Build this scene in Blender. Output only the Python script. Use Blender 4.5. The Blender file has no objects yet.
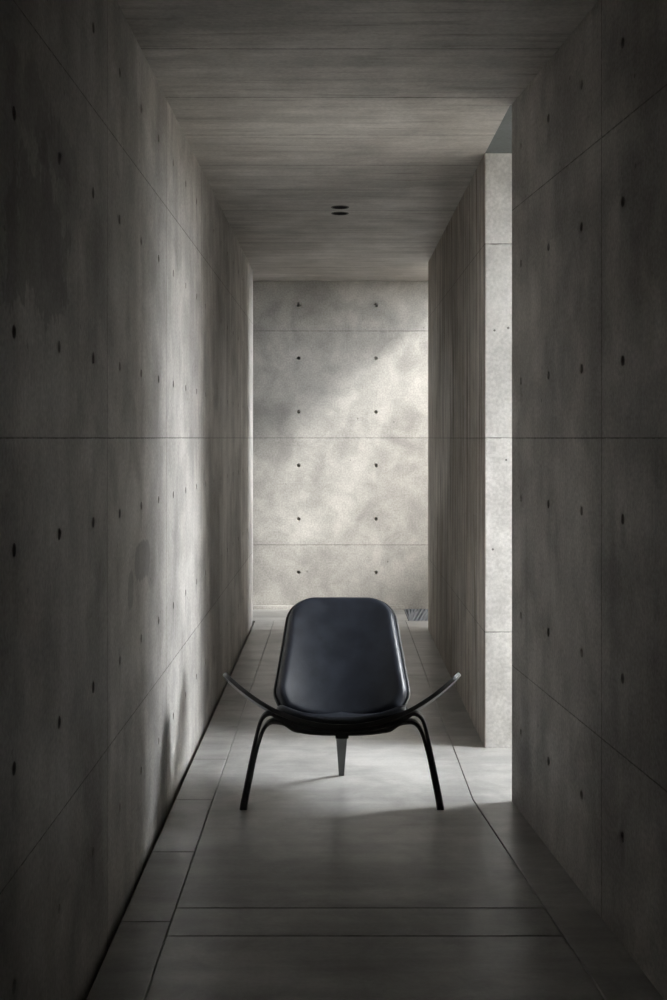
import bpy, bmesh, math
from mathutils import Vector, Matrix
PI = math.pi
sc = bpy.context.scene
COL = sc.collection

# ------------------------------------------------------------------ layout (metres, camera at x=y=0)
EYE = 1.47                 # camera height
CEIL = 2.82                # ceiling height
PITCH = 0.92               # formwork lift
F = 1250.0                 # focal length in pixels (of a 1000 px high frame)
XL, XR = -0.68, 0.70       # corridor faces
Y0 = -1.6                  # closed end behind the camera
Y_NEAR = 5.06              # end of near right wall
Y_PIER = 5.93              # start of far right wall
Y_RE = 9.62                # end of far right wall
Y_LE = 10.14               # end of left wall
Y_BACK = 10.75             # back wall
X_NEAR = 0.708             # near right wall at Y_NEAR
SK = 0.0832                # skew of near right wall
X_OUT = 2.35               # outer end of the side passage

# ------------------------------------------------------------------ helpers
def link(name, me, mat=None, parent=None):
    o = bpy.data.objects.new(name, me)
    COL.objects.link(o)
    if mat: me.materials.append(mat)
    if parent: o.parent = parent
    return o

def finish(bm, name, mat, parent=None, smooth=False, angle=None):
    bmesh.ops.remove_doubles(bm, verts=bm.verts, dist=1e-6)
    bmesh.ops.recalc_face_normals(bm, faces=bm.faces)
    me = bpy.data.meshes.new(name)
    bm.to_mesh(me); bm.free()
    if smooth:
        for p in me.polygons: p.use_smooth = True
        if angle: me.set_sharp_from_angle(angle=math.radians(angle))
    return link(name, me, mat, parent)

def structure(o):
    o['kind'] = 'structure'
    return o

def box(bm, a, b, bevel=0.0):
    r = bmesh.ops.create_cube(bm, size=1.0)
    vs = r['verts']
    for v in vs:
        v.co = Vector([a[i] + (v.co[i] + .5) * (b[i] - a[i]) for i in range(3)])
    if bevel:
        es = list({e for v in vs for e in v.link_edges})
        bmesh.ops.bevel(bm, geom=es, offset=bevel, segments=2, affect='EDGES', profile=.5)

def cell(bm, P, u0, u1, v0, v1, hole=None, depth=.036, n=16, cap=True):
    """one rectangular field of a concrete face; hole=(u,v,r) sinks a tie-rod cone into it.
    P(u,v,d) maps to space, d = depth into the concrete"""
    C = [bm.verts.new(P(u, v, 0)) for u, v in ((u1, v1), (u0, v1), (u0, v0), (u1, v0))]
    if not hole:
        bm.faces.new(C); return
    hu, hv, r = hole
    def ring(rr, d): return [bm.verts.new(P(hu + rr * math.cos(2 * PI * k / n), hv + rr * math.sin(2 * PI * k / n), d)) for k in range(n)]
    R = ring(r, 0); Q = n // 4
    for q in range(4):
        for k in range(Q):
            bm.faces.new((C[q], R[q * Q + k], R[(q * Q + k + 1) % n]))
        bm.faces.new((C[q - 1], C[q], R[q * Q]))
    prev = R
    for rr, d in ((r * .86, depth * .25), (r * .72, depth)):
        S = ring(rr, d)
        for k in range(n): bm.faces.new((prev[k], prev[(k + 1) % n], S[(k + 1) % n], S[k]))
        prev = S
    if cap: bm.faces.new(prev)

def edges_between(a, b, marks):
    return [a] + sorted(m for m in marks if a + 1e-4 < m < b - 1e-4) + [b]

# ------------------------------------------------------------------ node helpers
class N:
    def __init__(s, name):
        s.m = bpy.data.materials.new(name); s.m.use_nodes = True
        s.t = s.m.node_tree; s.t.nodes.clear()
        s.out = s.t.nodes.new('ShaderNodeOutputMaterial')
        s.b = s.t.nodes.new('ShaderNodeBsdfPrincipled')
        s.t.links.new(s.b.outputs[0], s.out.inputs[0])
    def set(s, sock, v):
        if hasattr(v, 'is_output'): s.t.links.new(v, sock)
        else: sock.default_value = v
    def math(s, op, a, b=0.0, c=0.0, clamp=False):
        n = s.t.nodes.new('ShaderNodeMath'); n.operation = op; n.use_clamp = clamp
        s.set(n.inputs[0], a); s.set(n.inputs[1], b); s.set(n.inputs[2], c)
        return n.outputs[0]
    def coords(s):
        n = s.t.nodes.new('ShaderNodeTexCoord'); s.co = n.outputs['Object']
        x = s.t.nodes.new('ShaderNodeSeparateXYZ'); s.t.links.new(s.co, x.inputs[0])
        return x.outputs
    def vec(s, x, y, z):
        n = s.t.nodes.new('ShaderNodeCombineXYZ')
        for i, v in enumerate((x, y, z)): s.set(n.inputs[i], v)
        return n.outputs[0]
    def noise(s, scale, detail=4, rough=.55, stretch=None, dist=0.0, off=(0, 0, 0)):
        mp = s.t.nodes.new('ShaderNodeMapping'); s.t.links.new(s.co, mp.inputs[0])
        mp.inputs['Scale'].default_value = stretch or (1, 1, 1)
        mp.inputs['Location'].default_value = off
        n = s.t.nodes.new('ShaderNodeTexNoise'); s.t.links.new(mp.outputs[0], n.inputs['Vector'])
        n.inputs['Scale'].default_value = scale; n.inputs['Detail'].default_value = detail
        n.inputs['Roughness'].default_value = rough; n.inputs['Distortion'].default_value = dist
        return n.outputs[0]
    def ramp(s, v, lo, hi, a=0.0, b=1.0, smooth=True):
        n = s.t.nodes.new('ShaderNodeMapRange')
        n.interpolation_type = 'SMOOTHSTEP' if smooth else 'LINEAR'
        s.set(n.inputs[0], v)
        for i, q in enumerate((lo, hi, a, b)): n.inputs[i + 1].default_value = q
        return n.outputs[0]
    def mix(s, fac, a, b, mode='MIX'):
        n = s.t.nodes.new('ShaderNodeMix'); n.data_type = 'RGBA'; n.blend_type = mode
        s.set(n.inputs[0], fac); s.set(n.inputs[6], a); s.set(n.inputs[7], b)
        return n.outputs[2]
    def val(s, v):                       # scalar -> grey colour
        n = s.t.nodes.new('ShaderNodeCombineColor')
        for i in range(3): s.set(n.inputs[i], v)
        return n.outputs[0]
    def near_line(s, x, pitch, off, half):
        """1 on lines x = off + k*pitch (half width given)"""
        q = s.math('DIVIDE', s.math('SUBTRACT', x, off), pitch)
        d = s.math('MULTIPLY', s.math('ABSOLUTE', s.math('SUBTRACT', s.math('FRACT', s.math('ADD', q, .5)), .5)), pitch)
        return s.ramp(d, half, half * 2.2, 1, 0)
    def bump(s, h, dist, strength=1.0, normal=None):
        n = s.t.nodes.new('ShaderNodeBump'); n.inputs['Distance'].default_value = dist
        n.inputs['Strength'].default_value = strength
        s.set(n.inputs['Height'], h)
        if normal: s.t.links.new(normal, n.inputs['Normal'])
        return n.outputs[0]

def rgb(r, g, b): return (r, g, b, 1)

def concrete(name, light, dark, streak=.25, streak_scale=(9, 9, .7), vj=None, uj=None, uaxis=0, vaxis=2,
             holes=None, patches=(), rough=(.5, .75), pores=.5, boards=None, spec=.4, grain=1.0, off=(0, 0, 0), blotch=(.35, .65),
             joint_half=.0013, runs=None, relief=.55, mottle=.86):
    n = N(name); X = n.coords()
    U, V = X[uaxis], X[vaxis]
    big = n.noise(1.1, 6, .62, off=off)
    col = n.mix(n.ramp(big, *blotch), rgb(*dark), rgb(*light))
    mid = n.noise(4.5, 5, .6, dist=.6, off=(3.1 + off[0], 1.7, .3))
    col = n.mix(1, col, n.val(n.ramp(mid, .3, .7, mottle, 1.08)), 'MULTIPLY')
    st = n.noise(1.0, 5, .65, stretch=streak_scale, off=off)
    col = n.mix(1, col, n.val(n.ramp(st, .33, .67, 1 - streak, 1 + streak * .35)), 'MULTIPLY')
    hgt = n.math('MULTIPLY', mid, .3)
    if boards:                           # rough-sawn board grain: (stretch, amount, brown tint, lo, hi)
        stretch, amt, tint, lo, hi = boards
        bs = n.noise(1.0, 6, .7, stretch=stretch, off=(off[0] + 4, 2, 7))
        bm_ = n.ramp(bs, lo, hi, 0, amt)
        col = n.mix(bm_, col, rgb(*tint))
        hgt = n.math('ADD', hgt, n.math('MULTIPLY', bs, 1.2))
    fine = n.noise(75, 3, .6)
    col = n.mix(1, col, n.val(n.ramp(fine, .25, .75, 1 - .16 * grain, 1 + .1 * grain)), 'MULTIPLY')
    hgt = n.math('ADD', hgt, n.math('MULTIPLY', fine, .12))
    if runs:                             # long dark water runs
        rn = n.noise(1.0, 3, .5, stretch=runs[0], off=(9 + off[0], 5, 2))
        col = n.mix(n.ramp(rn, runs[1], runs[1] + .1, 0, runs[2]), col, rgb(*[c * .45 for c in dark]))
    if pores:
        vo = n.t.nodes.new('ShaderNodeTexVoronoi'); vo.inputs['Scale'].default_value = 16
        n.t.links.new(n.co, vo.inputs['Vector'])
        sepc = n.t.nodes.new('ShaderNodeSeparateColor'); n.t.links.new(vo.outputs['Color'], sepc.inputs[0])
        pick = n.ramp(sepc.outputs[0], .80, .82)
        rad = n.math('MULTIPLY', sepc.outputs[1], .10)
        pm = n.math('MULTIPLY', pick, n.ramp(n.math('SUBTRACT', vo.outputs['Distance'], rad), 0, .03, 1, 0))
        col = n.mix(n.math('MULTIPLY', pm, pores), col, rgb(.05, .045, .04))
        hgt = n.math('SUBTRACT', hgt, n.math('MULTIPLY', pm, .8))
    warp = n.noise(7, 4, .65, off=(1, 8, 4))
    wob = n.noise(26, 3, .6, off=(5, 2, 4))
    for (pu, pv, ru, rv, amt, tint, ragged) in patches:   # stains with a shape of their own
        du = n.math('DIVIDE', n.math('ABSOLUTE', n.math('SUBTRACT', U, pu)), ru)
        dv = n.math('DIVIDE', n.math('ABSOLUTE', n.math('SUBTRACT', V, pv)), rv)
        d = n.math('POWER', n.math('ADD', n.math('POWER', du, 2.4), n.math('POWER', dv, 2.4)), .42)
        drip = n.noise(1.0, 4, .6, stretch=(11, 11, 1.6), off=(pu, 3, pv))
        d = n.math('ADD', d, n.math('MULTIPLY', n.math('SUBTRACT', warp, .5), ragged))
        d = n.math('ADD', d, n.math('MULTIPLY', n.math('SUBTRACT', drip, .5), ragged * 1.1))
        d = n.math('ADD', d, n.math('MULTIPLY', n.math('SUBTRACT', wob, .5), ragged * .25))
        col = n.mix(n.ramp(d, .93, 1.05, amt, 0), col, rgb(*tint))
    if holes:                            # damp halos round the tie holes
        hp, ho, vp, vo_ = holes
        fu = n.math('MULTIPLY', n.math('SUBTRACT', n.math('FRACT', n.math('ADD', n.math('DIVIDE', n.math('SUBTRACT', U, ho), hp), .5)), .5), hp)
        fv = n.math('MULTIPLY', n.math('SUBTRACT', n.math('FRACT', n.math('ADD', n.math('DIVIDE', n.math('SUBTRACT', V, vo_), vp), .5)), .5), vp)
        fv = n.math('ADD', fv, .025)
        q = n.math('ADD', n.math('POWER', n.math('DIVIDE', n.math('ABSOLUTE', fu), .024), 2), n.math('POWER', n.math('DIVIDE', n.math('ABSOLUTE', fv), .075), 2))
        halo = n.math('MULTIPLY', n.ramp(q, .1, 1.6, 1, 0), n.ramp(n.noise(1.7, 2, .5, off=(6, 6, 6)), .45, .68, .02, .36))
        col = n.mix(halo, col, rgb(*[c * .3 for c in dark]))
    jn = None
    lines = []
    if vj: lines.append(n.near_line(n.math('ADD', V, n.math('MULTIPLY', n.math('SUBTRACT', wob, .5), .003)), vj[0], vj[1], joint_half))
    if uj: lines.append(n.near_line(n.math('ADD', U, n.math('MULTIPLY', n.math('SUBTRACT', wob, .5), .004)), uj[0], uj[1], joint_half * 1.7))
    for L in lines: jn = L if jn is None else n.math('MAXIMUM', jn, L)
    if jn is not None:
        col = n.mix(n.math('MULTIPLY', jn, n.ramp(wob, .3, .65, .35, .8)), col, rgb(.06, .053, .047))
        hgt = n.math('SUBTRACT', hgt, n.math('MULTIPLY', jn, 1.5))
    n.set(n.b.inputs['Base Color'], col)
    n.set(n.b.inputs['Roughness'], n.ramp(big, .3, .7, rough[1], rough[0]))
    n.b.inputs['Specular IOR Level'].default_value = spec
    n.set(n.b.inputs['Normal'], n.bump(hgt, .004, relief))
    return n.m

# ------------------------------------------------------------------ materials
HOLE_V = EYE + PITCH / 4 - .006
M_left = concrete('concrete left wall', (.55, .53, .50), (.41, .392, .368), .22, (3.0, 3.0, .42),
                  vj=(PITCH, EYE), uj=(1.281, 3.70), holes=(.427, 3.70 + .2135, PITCH / 2, HOLE_V), rough=(.5, .7), spec=.35, mottle=.78, grain=1.4, blotch=(.4, .6),
                  patches=[(2.86, 1.93, .27, .17, .42, (.13, .12, .11), 2.1),
                           (2.72, 2.22, .26, .08, .28, (.13, .12, .11), 2.2),
                           (3.05, 2.17, .20, .07, .30, (.13, .12, .11), 1.6),
                           (4.38, 1.045, .17, .072, .55, (.17, .165, .165), .75),
                           (4.12, .97, .06, .07, .40, (.13, .125, .12), 1.0)], runs=((9, 9, .45), .62, .28), pores=.35)
M_right = concrete('concrete near right wall', (.55, .525, .49), (.41, .39, .365), .2, (3.4, 3.4, .45),
                   vj=(PITCH, EYE), uj=(1.285, 1.235), holes=(.428, .16 + .214 - .214, PITCH / 2, HOLE_V), rough=(.55, .75), spec=.3, mottle=.78, grain=1.4, blotch=(.4, .6),
                   off=(11, 3, 5), runs=((9, 9, .4), .62, .25), pores=.5)
M_far = concrete('concrete far right wall', (.61, .57, .52), (.45, .405, .355), .35, (12, 12, .7),
                 vj=(PITCH, EYE), rough=(.55, .75), off=(5, 7, 2), boards=((13, 13, .8), .9, (.115, .09, .066), .52, .64), pores=.5, spec=.3)
M_back = concrete('concrete back wall', (.54, .525, .49), (.36, .348, .325), .12, (3, 3, 2.2),
                  vj=(PITCH, EYE), rough=(.6, .8), off=(2, 9, 4), pores=.45, blotch=(.3, .68), mottle=.80, spec=.25, grain=1.2,
                  joint_half=.0016)
M_ceil = concrete('concrete ceiling', (.57, .545, .51), (.43, .408, .38), .22, (.9, 9, 1), uj=(.617, 4.335), uaxis=1,
                  rough=(.3, .55), off=(4, 4, 1), spec=.5, pores=.0, boards=((1.6, 20, 1), .5, (.11, .092, .075), .53, .68), joint_half=.0018)
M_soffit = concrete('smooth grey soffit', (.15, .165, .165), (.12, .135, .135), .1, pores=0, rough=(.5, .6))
M_shell = concrete('plain concrete', (.56, .53, .49), (.46, .435, .40), .15)
M_floor = concrete('polished concrete floor', (.40, .395, .38), (.29, .285, .272), .16, (1.1, 9, 1), rough=(.31, .35), off=(7, 1, 1), relief=.08, mottle=.74, blotch=(.4, .6),
                   pores=.0, spec=.45, grain=.5, boards=((1.6, 9, 1), .45, (.17, .155, .13), .40, 1.0))
M_ground = concrete('outdoor paving', (.42, .41, .39), (.33, .32, .3), .1)

def plain(name, col, rough, metal=0.0, spec=.5, coat=0.0, bump=None, var=.15):
    n = N(name); n.coords()
    v = n.noise(14, 4, .6)
    c = n.mix(n.ramp(v, .3, .7), rgb(*[x * (1 - var) for x in col]), rgb(*[x * (1 + var) for x in col]))
    n.set(n.b.inputs['Base Color'], c)
    n.set(n.b.inputs['Roughness'], n.ramp(v, .3, .7, rough * .9, min(1, rough * 1.1)))
    n.b.inputs['Metallic'].default_value = metal
    n.b.inputs['Specular IOR Level'].default_value = spec
    n.b.inputs['Coat Weight'].default_value = coat
    n.b.inputs['Coat Roughness'].default_value = .25
    if bump:
        n.set(n.b.inputs['Normal'], n.bump(n.noise(bump[0], 3, .5), bump[1], bump[2]))
    return n.m

M_leather = plain('black leather', (.012, .0145, .021), .40, spec=.40, bump=(260, .0006, .35), var=.25)
M_lacquer = plain('black lacquered plywood', (.058, .060, .060), .45, spec=.5)
M_edge = plain('black lacquered plywood edge', (.03, .03, .03), .3, spec=.6)
M_steel = plain('brushed steel', (.55, .55, .55), .35, metal=1.0)
M_grate = plain('galvanised grating', (.27, .29, .32), .5, metal=.3)
M_ring = plain('dark bronze trim', (.035, .03, .027), .5)
M_void = plain('black lamp interior', (.008, .008, .008), .6)

# ------------------------------------------------------------------ walls
def wall(name, mat, origin, rot, u0, u1, thick, z0, z1, hole_u=(), hole_v=(), r=.0155, chamfer0=0, chamfer1=0):
    """local frame: X along, Z up, front face at Y=0 looking to -Y"""
    bm = bmesh.new()
    P = lambda u, v, d: (u, d, v)
    a, b = u0 + chamfer0, u1 - chamfer1
    hu = [h for h in hole_u if a + .03 < h < b - .03]; hv = [h for h in hole_v if z0 + .03 < h < z1 - .03]
    us = edges_between(a, b, [(p + q) / 2 for p, q in zip(hu, hu[1:])])
    vs = edges_between(z0, z1, [(p + q) / 2 for p, q in zip(hv, hv[1:])])
    for i in range(len(us) - 1):
        for j in range(len(vs) - 1):
            h = None
            for p in hu:
                for q in hv:
                    if us[i] < p < us[i + 1] and vs[j] < q < vs[j + 1]: h = (p, q, r)
            cell(bm, P, us[i], us[i + 1], vs[j], vs[j + 1], h)
    ring = [(b, 0)] + ([(u1, chamfer1)] if chamfer1 else []) + [(u1, thick), (u0, thick)] + ([(u0, chamfer0)] if chamfer0 else []) + [(a, 0)]
    for (ua, da), (ub, db) in zip(ring, ring[1:]):       # returns and rear, split like the lifts
        for j in range(len(vs) - 1):
            bm.faces.new([bm.verts.new(p) for p in ((ua, da, vs[j]), (ub, db, vs[j]), (ub, db, vs[j + 1]), (ua, da, vs[j + 1]))])
    for z in (z0, z1):
        bm.faces.new([bm.verts.new((u, d, z)) for u, d in ring])
    o = finish(bm, name, mat)
    o.location = origin; o.rotation_euler = (0, 0, rot)
    return structure(o)

hv = [HOLE_V + PITCH / 2 * k for k in range(-4, 4)]
B = -.30                                                   # walls run down past the floor slabs
wall('wall_left', M_left, (XL, 0, 0), PI / 2, Y0, Y_LE, .28, B, CEIL + .05,
     [3.70 + .2135 + .427 * k for k in range(-13, 16)], hv, chamfer1=.025)
# near right wall: local u runs towards the camera, u=0 at its far end
ang = math.atan(SK)
o = wall('wall_right_near', M_right, (X_NEAR, Y_NEAR, 0), -PI / 2 + ang, 0, 6.9, .30, B, CEIL + .05,
         [.16 + .428 * k for k in range(0, 16)], hv)
wall('wall_right_far', M_far, (XR, Y_PIER, 0), -PI / 2, -(Y_RE - Y_PIER), 0, .17, B, CEIL + .05, chamfer0=.02)
wall('wall_back', M_back, (0, Y_BACK, 0), 0, -1.7, 5.0, .3, B, 7.9,
     [-.331 + .665 * k for k in range(-2, 7)], hv, r=.017)
wall('wall_front', M_shell, (0, Y0, 0), PI, -1.6, 1.2, .25, B, CEIL + .05)
# side passage: the solid block behind the near right wall and the pier that faces it
bm = bmesh.new(); box(bm, (X_NEAR + .02, Y_NEAR - .22, B), (X_OUT, Y_NEAR, CEIL + .05))
structure(finish(bm, 'wall_passage_near', M_shell))
M_pier = concrete('concrete pier', (.66, .655, .635), (.52, .515, .495), .12, (4, 4, .8), vj=(PITCH, EYE), off=(8, 2, 6), pores=.8, spec=.3)
bm = bmesh.new(); box(bm, (XR + .004, Y_PIER - .004, B), (X_OUT, Y_PIER + .16, CEIL + .05))
structure(finish(bm, 'wall_passage_far', M_pier))
bm = bmesh.new(); box(bm, (-1.98, Y_LE - .3, B), (-1.7, Y_BACK + .3, CEIL + .05)); structure(finish(bm, 'wall_recess_end', M_shell))
bm = bmesh.new(); box(bm, (-1.75, Y_LE - .25, B), (XL - .27, Y_LE, CEIL + .05)); structure(finish(bm, 'wall_recess_side', M_shell))

# ------------------------------------------------------------------ ceiling
EAVE = 1.17
bm = bmesh.new()
dl = [(.018, 7.31, .05), (.018, 7.51, .05)]
ys = [Y0 - .25, Y_NEAR + .01, 7.21, 7.41, 7.61, Y_BACK]
xs = [-1.75, -.082, .118, XR + .002]
for i in range(3):
    for j in range(5):
        h = None
        for d in dl:
            if xs[i] < d[0] < xs[i + 1] and ys[j] < d[1] < ys[j + 1]: h = d
        cell(bm, lambda u, v, d: (u, v, CEIL + d), xs[i], xs[i + 1], ys[j], ys[j + 1], h, depth=.10, n=24)
cell(bm, lambda u, v, d: (u, v, CEIL + d), xs[-1], 1.75, ys[0], ys[1])
box(bm, (-1.75, Y0 - .25, CEIL + .14), (XR + .002, Y_BACK, CEIL + .40))
box(bm, (XR + .002, Y0 - .25, CEIL + .14), (1.75, Y_NEAR - .02, CEIL + .40))
structure(finish(bm, 'ceiling', M_ceil))
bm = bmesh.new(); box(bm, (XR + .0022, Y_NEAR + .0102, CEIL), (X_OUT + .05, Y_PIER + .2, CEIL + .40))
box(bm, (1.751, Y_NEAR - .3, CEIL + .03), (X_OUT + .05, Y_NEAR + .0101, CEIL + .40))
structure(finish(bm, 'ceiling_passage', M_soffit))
bm = bmesh.new(); box(bm, (XR + .0022, Y_PIER + .2001, CEIL), (EAVE, Y_BACK, CEIL + .40))
structure(finish(bm, 'ceiling_eave', M_ceil))

for k, d in enumerate(dl):
    e = bpy.data.objects.new('recessed_downlight', None); COL.objects.link(e)
    e.location = (d[0], d[1], CEIL)
    e['label'] = ('small round unlit downlight recessed in the concrete ceiling, the one nearer the chair',
                  'small round unlit downlight recessed in the concrete ceiling, the one nearer the back wall')[k]
    e['category'] = 'ceiling light'; e['group'] = 'unlit downlights in the concrete ceiling'
    def lathe(prof, name, mat, n=32):
        bm = bmesh.new(); rings = []
        for r_, z_ in prof:
            rings.append([bm.verts.new((r_ * math.cos(2 * PI * q / n), r_ * math.sin(2 * PI * q / n), z_)) for q in range(n)])
        for a, b in zip(rings, rings[1:]):
            for q in range(n): bm.faces.new((a[q], a[(q + 1) % n], b[(q + 1) % n], b[q]))
        return bm, rings
    bm, rg = lathe([(.044, .006), (.044, -.003), (.052, -.003), (.053, .0005), (.047, .006), (.044, .006)], 'trim_ring', M_ring)
    finish(bm, 'trim_ring', M_ring, e, True, 40)
    bm, rg = lathe([(.043, .001), (.036, .05), (.030, .085)], 'reflector_cup', M_void)
    bm.faces.new(rg[-1])
    finish(bm, 'reflector_cup', M_void, e, True, 40)

# ------------------------------------------------------------------ floor: slabs with open joints on a sunken bed
bm = bmesh.new()
box(bm, (-1.75, Y0 - .25, -.30), (4.6, Y_BACK + .3, -.10))
G = .0014
XS, XM = XL + .021, -.505                                  # left edging strip
def slab(poly, top=0.0, bot=-.10, ch=.0025):
    n = len(poly)
    cx = sum(p[0] for p in poly) / n; cy = sum(p[1] for p in poly) / n
    def inset(d):
        out = []
        for i in range(n):
            p = Vector(poly[i]); a = Vector(poly[i - 1]); b = Vector(poly[(i + 1) % n])
            e1 = (p - a).normalized(); e2 = (b - p).normalized()
            n1 = Vector((-e1.y, e1.x)); n2 = Vector((-e2.y, e2.x))
            m = n1 + n2; m = m / max(.2, m.dot(n1))
            out.append(p + m * d)
        return out
    A = [bm.verts.new((*p, bot)) for p in inset(G)]
    Bv = [bm.verts.new((*p, top - ch)) for p in inset(G)]
    Cv = [bm.verts.new((*p, top)) for p in inset(G + ch)]
    for L1, L2 in ((A, Bv), (Bv, Cv)):
        for i in range(n): bm.faces.new((L1[i], L1[(i + 1) % n], L2[(i + 1) % n], L2[i]))
    bm.faces.new(Cv)
Y_FE = 10.06                                               # end of corridor paving
js = [Y0 - .2] + [3.80 + .64 * k for k in range(-8, 10) if Y0 < 3.80 + .64 * k < Y_FE - .2] + [Y_FE]
for a, b in zip(js, js[1:]): slab([(XS, a), (XM, a), (XM, b), (XS, b)])
XE = .552                                                  # main field / right strip line
lx = lambda y: XE + SK * (5.09 - y) if y < 5.09 else XE
ms = [Y0 - .2, -.15, .07, 3.69, 3.91, 5.09, 7.53, 7.75, Y_FE]
ms = [Y0 - .2, -.15, .07, 3.69, 3.91, 7.75, Y_FE]
for a, b in zip(ms, ms[1:]):
    pts = [(XM, a), (lx(a), a)] + ([(XE, 5.09)] if a < 5.09 < b else []) + [(lx(b), b), (XM, b)]
    slab(pts)
rs = [Y0 - .2, 5.09, 7.0, Y_FE]
slab([(lx(Y0 - .2), Y0 - .2), (1.5, Y0 - .2), (1.5, Y_NEAR), (X_OUT + .1, Y_NEAR), (X_OUT + .1, Y_PIER + .1), (XR + .05, Y_PIER + .1), (XR + .05, Y_FE), (XE, Y_FE), (XE, 5.09)])
slab([(-1.72, Y_FE), (.575, Y_FE), (.575, Y_BACK), (-1.72, Y_BACK)])
structure(finish(bm, 'floor', M_floor))
bm = bmesh.new(); box(bm, (-1.70, Y_BACK - .04, -.05), (.575, Y_BACK, .032), .004)
structure(finish(bm, 'baseboard_back', M_back))
# outdoor ground and courtyard wall
bm = bmesh.new(); box(bm, (1.6, Y_FE, -.15), (9, 14, -.03)); box(bm, (X_OUT + .1, -6, -.15), (9, Y_FE, -.03)); box(bm, (.88, Y_PIER + .17, -.15), (X_OUT + .1, Y_FE, -.03))
structure(finish(bm, 'ground', M_ground))

# unseen blocks added round court and garden to cut and steer the skylight
for nm, parts in (('sky_blocker_upper', [((-2, -2, CEIL + .41), (2.3, Y_PIER + .2, 8)), ((-2, Y_PIER + .21, CEIL + .41), (EAVE, Y_BACK + .3, 8))]),
                  ('sky_blocker_overhang', [((-2, -2, 8.01), (6.6, 14, 8.3))]),
                  ('sky_blocker_court_top', [((EAVE + .01, 7.46, CEIL + .1), (3.19, 7.9, CEIL + .4))]),
                  ('sky_blocker_court_south', [((EAVE + .01, 7.3, -.15), (3.45, 7.45, 8))]),
                  ('sky_blocker_court_east', [((3.2, 9.9, -.15), (3.45, 14, 8)), ((3.2, 7.46, 5.2), (3.45, 9.9, 8)), ((3.2, 7.46, -.15), (3.45, 9.9, 2.7))]),
                  ('sky_blocker_garden', [((4.6, -3, -.15), (4.8, 7.2, 2.9))])):  # unseen screen added so daylight drops into the passage from above
    bm = bmesh.new()
    for a, b in parts: box(bm, a, b)
    structure(finish(bm, nm, M_shell))

# grating set in the floor at the far right
e = bpy.data.objects.new('floor_grate', None); COL.objects.link(e); e.location = (1.08, (Y_FE + Y_BACK) / 2, 0)
e['label'] = 'grey metal drain grating set in the floor at the foot of the back wall'; e['category'] = 'floor grate'
w2, l2 = .50, (Y_BACK - Y_FE) / 2
bm = bmesh.new()
for a, b in (((-w2, -l2, -.06), (-w2 + .008, l2, .0)), ((w2 - .008, -l2, -.06), (w2, l2, 0)), ((-w2, -l2, -.06), (w2, -l2 + .008, 0)), ((-w2, l2 - .008, -.06), (w2, l2, 0))):
    box(bm, a, b)
finish(bm, 'grate_frame', M_grate, e)
bm = bmesh.new()
k = -w2 - .1
while k < w2:
    dx = .10                                                # bars lie slightly askew
    a0, a1 = max(-w2 + .006, min(w2 - .012, k)), max(-w2 + .006, min(w2 - .012, k + dx))
    if a1 - a0 > .02:
        q = [(a0, -l2 + .006 + (0 if k > -w2 else 0)), (a0 + .015, -l2 + .006), (a1 + .015, l2 - .006), (a1, l2 - .006)]
        vb = [bm.verts.new((x, y, -.045)) for x, y in q]; vt = [bm.verts.new((x, y, -.001)) for x, y in q]
        for i in range(4): bm.faces.new((vb[i], vb[(i + 1) % 4], vt[(i + 1) % 4], vt[i]))
        bm.faces.new(vt); bm.faces.new(vb)
    k += .030
finish(bm, 'grate_bars', M_grate, e)

# ------------------------------------------------------------------ the chair
CX, CY = .0195, 5.10
chair = bpy.data.objects.new('lounge_chair', None); COL.objects.link(chair); chair.location = (CX, CY, 0)
chair['label'] = 'black three-legged plywood lounge chair with leather pads and upswept wing seat'
chair['category'] = 'chair'
OY = CY
WING = .470
def yf(x): return 4.805 + .19 * (min(1, abs(x) / WING)) ** 2.3           # front edge of the seat
def yb(x): return 5.285 - .165 * (min(1, abs(x) / WING)) ** 1.25         # rear edge
def seat(x, y):                                                          # upper face of the seat shell
    a = abs(x)
    z = .368 + .80 * a ** 2.03
    return z - (.168 + .18 * min(1, a / WING)) * (y - yf(x)) + .35 * max(0, y - 5.15) ** 2
def normal(fn, a, b, e=1e-3):
    d1 = Vector(fn(a + e, b)) - Vector(fn(a - e, b)); d2 = Vector(fn(a, b + e)) - Vector(fn(a, b - e))
    return d1.cross(d2).normalized()
def S(x, y): return (x, y - OY, seat(x, y))

def polar_pad(fn, outline, centre, prof, n_r=16, flip=1):
    """closed cushion/shell over surface fn: outline in parameter space, prof(rho) -> (top, bottom) offsets along the normal"""
    bm = bmesh.new(); n = len(outline)
    def layer(which):
        rings = []
        for i in range(1, n_r + 1):
            rho = i / n_r
            rho = 1 - (1 - rho) ** 1.7
            row = []
            for (a, b) in outline:
                pa, pb = centre[0] + (a - centre[0]) * rho, centre[1] + (b - centre[1]) * rho
                dist = (1 - rho) * math.hypot(a - centre[0], b - centre[1])
                row.append(bm.verts.new(Vector(fn(pa, pb)) + normal(fn, pa, pb) * flip * prof(dist)[which]))
            rings.append(row)
        c = bm.verts.new(Vector(fn(*centre)) + normal(fn, *centre) * flip * prof(9)[which])
        for k in range(n): bm.faces.new((c, rings[0][k], rings[0][(k + 1) % n]))
        for A, Bq in zip(rings, rings[1:]):
            for k in range(n): bm.faces.new((A[k], Bq[k], Bq[(k + 1) % n], A[(k + 1) % n]))
        return rings[-1]
    t = layer(0); b = layer(1)
    for k in range(n): bm.faces.new((t[k], b[k], b[(k + 1) % n], t[(k + 1) % n]))
    return bm

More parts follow.
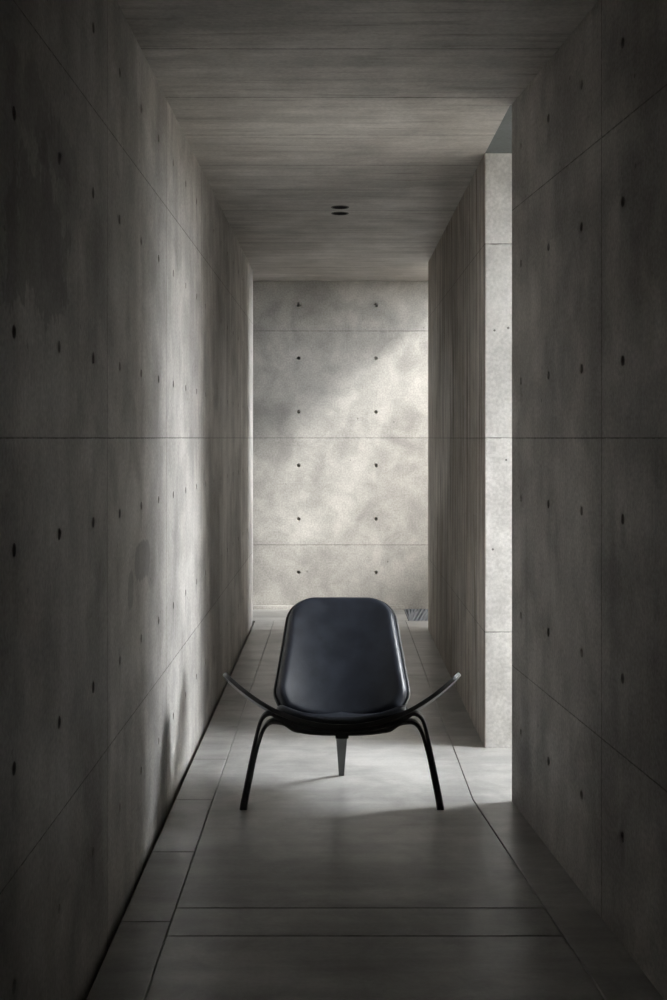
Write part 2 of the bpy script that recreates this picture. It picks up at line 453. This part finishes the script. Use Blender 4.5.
def rounded(poly, radii, seg=10, fill=6):
    """closed outline with rounded corners, sampled"""
    out = []; n = len(poly)
    for i in range(n):
        p = Vector(poly[i]); a = (Vector(poly[i - 1]) - p); b = (Vector(poly[(i + 1) % n]) - p)
        half = a.angle(b) / 2
        t = min(radii[i] / math.tan(half), a.length * .48, b.length * .48)
        r_ = t * math.tan(half)
        p1 = p + a.normalized() * t; p2 = p + b.normalized() * t
        c = p + (a.normalized() + b.normalized()).normalized() * (r_ / math.sin(half))
        v1, v2 = p1 - c, p2 - c
        for k in range(seg + 1):
            w = v1.lerp(v2, k / seg).normalized() * v1.length
            out.append(tuple(c + w))
    dense = []
    for i in range(len(out)):
        p, q = Vector(out[i]), Vector(out[(i + 1) % len(out)])
        m = max(1, int((q - p).length / .03))
        for k in range(m): dense.append(tuple(p.lerp(q, k / m)))
    return dense

# seat shell: tapered plan with rounded wing tips
T = .016
bm = bmesh.new()
nu, nv = 96, 20
def tip(x):                                                # rounds the ends of the wings
    a = abs(x) / (WING + .002); s = max(0, (a - .93) / .07)
    return math.sqrt(max(0, 1 - s * s))
top, bot = [], []
for i in range(nu + 1):
    tt = -1 + 2 * i / nu
    x = WING * math.sin(tt * PI / 2) * .35 + WING * tt * .65
    rt, rb = [], []
    c = (yf(x) + yb(x)) / 2; h = (yb(x) - yf(x)) / 2 * tip(x)
    for j in range(nv + 1):
        y = c + h * (-1 + 2 * j / nv)
        nn = normal(S, x, y)
        rt.append(bm.verts.new(Vector(S(x, y)))); rb.append(bm.verts.new(Vector(S(x, y)) - nn * T))
    top.append(rt); bot.append(rb)
for i in range(nu):
    for j in range(nv):
        bm.faces.new((top[i][j], top[i + 1][j], top[i + 1][j + 1], top[i][j + 1]))
        bm.faces.new((bot[i][j], bot[i][j + 1], bot[i + 1][j + 1], bot[i + 1][j]))
    for j in (0, nv):
        bm.faces.new((top[i][j], top[i + 1][j], bot[i + 1][j], bot[i][j]))
for i in (0, nu):
    for j in range(nv):
        bm.faces.new((top[i][j], top[i][j + 1], bot[i][j + 1], bot[i][j]))
o = finish(bm, 'seat_shell', M_lacquer, chair, True, 50)
bv = o.modifiers.new('edge', 'BEVEL'); bv.width = .003; bv.segments = 3; bv.limit_method = 'ANGLE'; bv.angle_limit = math.radians(50)

# seat pad
R = .024
def pad_prof(dist, t=.026, r=R):
    q = min(1, dist / r)
    return (.008 + (t - .008) * math.sqrt(max(0, 1 - (1 - q) ** 2)), .0006)
ol = rounded([(-.262, 4.872), (-.17, 4.829), (-.06, 4.815), (.06, 4.815), (.17, 4.829), (.262, 4.872), (.235, 5.245), (-.235, 5.245)], [.06, .3, .3, .3, .3, .06, .09, .09])
finish(polar_pad(S, ol, (0, 5.03), pad_prof), 'seat_pad', M_leather, chair, True, 60)

# backrest: reclined shell with a shallow hollow
Q0, Q1, Q2 = Vector((5.235, .285)), Vector((5.385, .490)), Vector((5.615, .735))
def prof_back(s):                                          # s in metres-ish 0..1 bottom to top
    return Q0 * ((1 - s) ** 2) + Q1 * (2 * s * (1 - s)) + Q2 * (s * s)
LB = .58
def Bk(x, s):
    p = prof_back(s / LB)
    d = (prof_back(s / LB + .01) - prof_back(s / LB - .01)).normalized()
    nn = Vector((-d.y, d.x))                               # towards the sitter
    hollow = .95 * x * x * (1 - .35 * s / LB)
    p = p + nn * hollow
    return (x, p.x - OY, p.y)
def back_outline(g=0.0):
    return rounded([(-.250 - g, .025 - g), (-.13, -.002 - g), (.13, -.002 - g), (.250 + g, .025 - g), (.283 + g, .10), (.228 + g, LB + g), (0, LB + .018 + g), (-.228 - g, LB + g), (-.283 - g, .10)],
                   [.03, .3, .3, .03, .10, .15, 1.2, .15, .10])
fl = 1 if normal(Bk, 0, .3).y < 0 else -1
def bprof(dist):
    q = min(1, dist / .028); return (.010 + .026 * math.sqrt(max(0, 1 - (1 - q) ** 2)), .0006)
finish(polar_pad(Bk, back_outline(-.004), (0, .27), bprof, flip=fl), 'backrest_pad', M_leather, chair, True, 60)
o = finish(polar_pad(Bk, back_outline(.003), (0, .27), lambda d: (0, -.012), flip=fl), 'backrest_shell', M_lacquer, chair, True, 50)
bv = o.modifiers.new('edge', 'BEVEL'); bv.width = .003; bv.segments = 3; bv.limit_method = 'ANGLE'; bv.angle_limit = math.radians(50)

# bent laminated strips
def smooth_path(pts, sub=6):
    pts = [Vector(p) for p in pts]; out = []
    for i in range(len(pts) - 1):
        p0 = pts[max(0, i - 1)]; p1, p2 = pts[i], pts[i + 1]; p3 = pts[min(len(pts) - 1, i + 2)]
        for k in range(sub):
            t = k / sub
            out.append(.5 * ((2 * p1) + (p2 - p0) * t + (2 * p0 - 5 * p1 + 4 * p2 - p3) * t * t + (3 * p1 - p0 - 3 * p2 + p3) * t ** 3))
    out.append(pts[-1]); return out
def strip(bm, path, wdir, width, thick, w_fn=None, t_fn=None):
    """strip with rounded-rectangle section: width along wdir, thickness across the bend"""
    n = len(path); rings = []; wdir = Vector(wdir).normalized()
    for i, p in enumerate(path):
        t = (path[min(n - 1, i + 1)] - path[max(0, i - 1)]).normalized()
        f = i / (n - 1)
        nn = t.cross(wdir).normalized(); wd = nn.cross(t).normalized()
        hw = (w_fn(f) if w_fn else width) / 2; ht = (t_fn(f) if t_fn else thick) / 2
        c = min(.0025, ht * .5)
        sec = [(hw, ht - c), (hw - c, ht), (-hw + c, ht), (-hw, ht - c), (-hw, -ht + c), (-hw + c, -ht), (hw - c, -ht), (hw, -ht + c)]
        rings.append([bm.verts.new(p + wd * a + nn * b) for a, b in sec])
    for A, Bq in zip(rings, rings[1:]):
        for k in range(8): bm.faces.new((A[k], A[(k + 1) % 8], Bq[(k + 1) % 8], Bq[k]))
    bm.faces.new(rings[0]); bm.faces.new(rings[-1])

def px(X, Y, y):                                            # helper for the legs: picture point at depth y -> chair space
    return (X - 341.5) * y / F, y - OY, EYE - (Y - 438) * y / F
YT = 4.965                                                  # depth of the bends
for s in (-1, 1):
    def pt(x, Y, y):
        q = px(x, Y, y); return (q[0] * -s, q[1], q[2])
    # outer lamination: foot, straight leg, high bend, then close under the seat
    up = [(.398 * s, 4.958 - OY, .0), (.393 * s, 4.958 - OY, .030), (.379 * s, 4.960 - OY, .100), (.3585 * s, 4.962 - OY, .200), (.3395 * s, YT - .006 - OY, .285), (.328 * s, YT - OY, .330),
          (.316 * s, YT - OY, .3585), (.300 * s, YT - OY, .3735), (.278 * s, YT - OY, .3775)]
    for xx in (.250, .215, .175, .13, .085, .04, .0):
        base = seat(xx, YT) - T - .0075
        w = min(1, (.278 - xx) / .05)
        up.append((xx * s, YT - OY, min(.3765, base - .001) - 0 * w))
    lo = [(.3835 * s, 4.958 - OY, .0), (.379 * s, 4.958 - OY, .030), (.3655 * s, 4.960 - OY, .100), (.3455 * s, 4.962 - OY, .200), (.3275 * s, YT - .006 - OY, .270), (.3135 * s, YT - OY, .309),
          (.299 * s, YT - OY, .332), (.281 * s, YT - OY, .3435), (.258 * s, YT - OY, .3445), (.225 * s, YT - OY, .338)]
    for xx in (.19, .155, .115, .075, .035, .0):
        lo.append((xx * s, YT - OY, seat(xx, YT) - T - .0075 - .0155 - .008 * min(1, xx / .19) ** 2))
    bm = bmesh.new()
    strip(bm, smooth_path(up), (0, 1, 0), .050, .0142, w_fn=lambda f: .040 + .016 * min(1, f / .5))
    strip(bm, smooth_path(lo), (0, 1, 0), .050, .0142, w_fn=lambda f: .040 + .016 * min(1, f / .5))
    finish(bm, 'front_leg', M_lacquer, chair, True, 30)

# rear leg: starts under the seat, bends down to the floor
def zs(y): return seat(0, y) - T
rp = [(0, 4.93 - OY, zs(4.93) - .036), (0, 5.03 - OY, zs(5.03) - .034), (0, 5.13 - OY, zs(5.13) - .034), (0, 5.20 - OY, zs(5.20) - .040), (0, 5.255 - OY, .245), (0, 5.295 - OY, .200),
      (0, 5.345 - OY, .135), (0, 5.40 - OY, .066), (0, 5.4535 - OY, .0)]
bm = bmesh.new()
strip(bm, smooth_path(rp), (1, 0, 0), .05, .024, w_fn=lambda f: .052 if f < .55 else .052 - .030 * (f - .55) / .45, t_fn=lambda f: .022 if f < .6 else .022 - .006 * (f - .6) / .4)
# level the foot with the floor
for v in bm.verts:
    if v.co.z < .008: v.co.z = 0.0
finish(bm, 'rear_leg', M_lacquer, chair, True, 30)
# backrest support under the seat and up behind the back
def bp(s, d):
    p = Vector(Bk(0, s)); return p - normal(Bk, 0, s) * fl * d
sp = [(0, 5.00 - OY, zs(5.00) - .012), (0, 5.12 - OY, zs(5.12) - .012), (0, 5.20 - OY, zs(5.20) - .014), tuple(bp(.05, .030)), tuple(bp(.11, .021)), tuple(bp(.19, .020)), tuple(bp(.27, .020))]
bm = bmesh.new()
strip(bm, smooth_path(sp), (1, 0, 0), .10, .012)
finish(bm, 'backrest_support', M_lacquer, chair, True, 30)
for s in (-1, 1):                                           # bolts under the cross strip
    bm = bmesh.new()
    bmesh.ops.create_cone(bm, cap_ends=True, segments=16, radius1=.0065, radius2=.0075, depth=.006)
    o = finish(bm, 'bolt', M_steel, chair, True, 40)
    o.location = (.075 * s, YT - OY, seat(.075, YT) - T - .0075 - .0155 - .0095)

for ch in chair.children:
    if ch.name.startswith(('seat_pad', 'backrest_pad')): ch['label'] = 'black leather pad'
    elif ch.name.startswith('bolt'): ch['label'] = 'small steel bolt'

# front feet: level with the floor
for ch in chair.children:
    if ch.name.startswith('front_leg'):
        for v in ch.data.vertices:
            if v.co.z < .006: v.co.z = 0.0

# ------------------------------------------------------------------ light: overcast sky through the two openings and hazy sun in the court
w = bpy.data.worlds.new('World'); sc.world = w; w.use_nodes = True
bg = w.node_tree.nodes['Background']
bg.inputs[0].default_value = (.93, .965, 1.0, 1)
wt = w.node_tree                                             # extra sky brightness added low in the east to feed the passage
tc = wt.nodes.new('ShaderNodeTexCoord'); sx = wt.nodes.new('ShaderNodeSeparateXYZ')
wt.links.new(tc.outputs['Generated'], sx.inputs[0])
def wmath(op, p, q=0.0):
    n_ = wt.nodes.new('ShaderNodeMath'); n_.operation = op
    for i_, v_ in enumerate((p, q)):
        if hasattr(v_, 'is_output'): wt.links.new(v_, n_.inputs[i_])
        else: n_.inputs[i_].default_value = v_
    return n_.outputs[0]
def wramp(v, *q):
    n_ = wt.nodes.new('ShaderNodeMapRange'); n_.interpolation_type = 'SMOOTHSTEP'
    wt.links.new(v, n_.inputs[0])
    for i_, v_ in enumerate(q): n_.inputs[i_ + 1].default_value = v_
    return n_.outputs[0]
azim = wmath('ARCTAN2', sx.outputs[1], sx.outputs[0])
sky_boost = wmath('MULTIPLY', wramp(azim, -.50, -.20, 0, 1), wramp(azim, .02, .72, 1, .45))
sky_boost = wmath('MULTIPLY', sky_boost, wramp(sx.outputs[2], .62, .85, 1, 0))
wt.links.new(wmath('ADD', wmath('MULTIPLY', sky_boost, 50.0), 6.0), bg.inputs[1])
sd = bpy.data.lights.new('sun', 'SUN'); sd.energy = 3.6; sd.angle = math.radians(11); sd.color = (1.0, .975, .94)
so = bpy.data.objects.new('sun', sd); COL.objects.link(so)
so.rotation_euler = Vector((-1, .65, -.86)).to_track_quat('-Z', 'Y').to_euler(); so.location = (6, 4, 8)
def portal(name, loc, rot, sx, sy):
    l = bpy.data.lights.new(name, 'AREA'); l.shape = 'RECTANGLE'; l.size = sx; l.size_y = sy
    l.cycles.is_portal = True
    o = bpy.data.objects.new(name, l); COL.objects.link(o); o.location = loc; o.rotation_euler = rot
portal('portal_passage', (X_OUT, (Y_NEAR + Y_PIER) / 2, 1.4), (0, PI / 2, 0), 2.9, .9)
portal('portal_court', (3.5, 8.68, 3.95), (0, PI / 2, 0), 2.5, 2.45)

# ------------------------------------------------------------------ camera
cd = bpy.data.cameras.new('camera'); cam = bpy.data.objects.new('camera', cd); COL.objects.link(cam)
cam.location = (0, 0, EYE); cam.rotation_euler = (PI / 2, 0, 0)
cd.sensor_fit = 'VERTICAL'; cd.sensor_height = 36; cd.sensor_width = 24; cd.lens = F * 36 / 1000
cd.shift_x = -.0035; cd.shift_y = -.062; cd.clip_start = .05
sc.camera = cam
sc.view_settings.view_transform = 'Standard'; sc.view_settings.look = 'None'
sc.view_settings.gamma = 1; sc.view_settings.use_curve_mapping = False
sc.view_settings.exposure = 0.86
sc.cycles.max_bounces = 14; sc.cycles.diffuse_bounces = 10; sc.cycles.glossy_bounces = 5
sc.cycles.use_denoising = True; sc.cycles.sample_clamp_indirect = 0
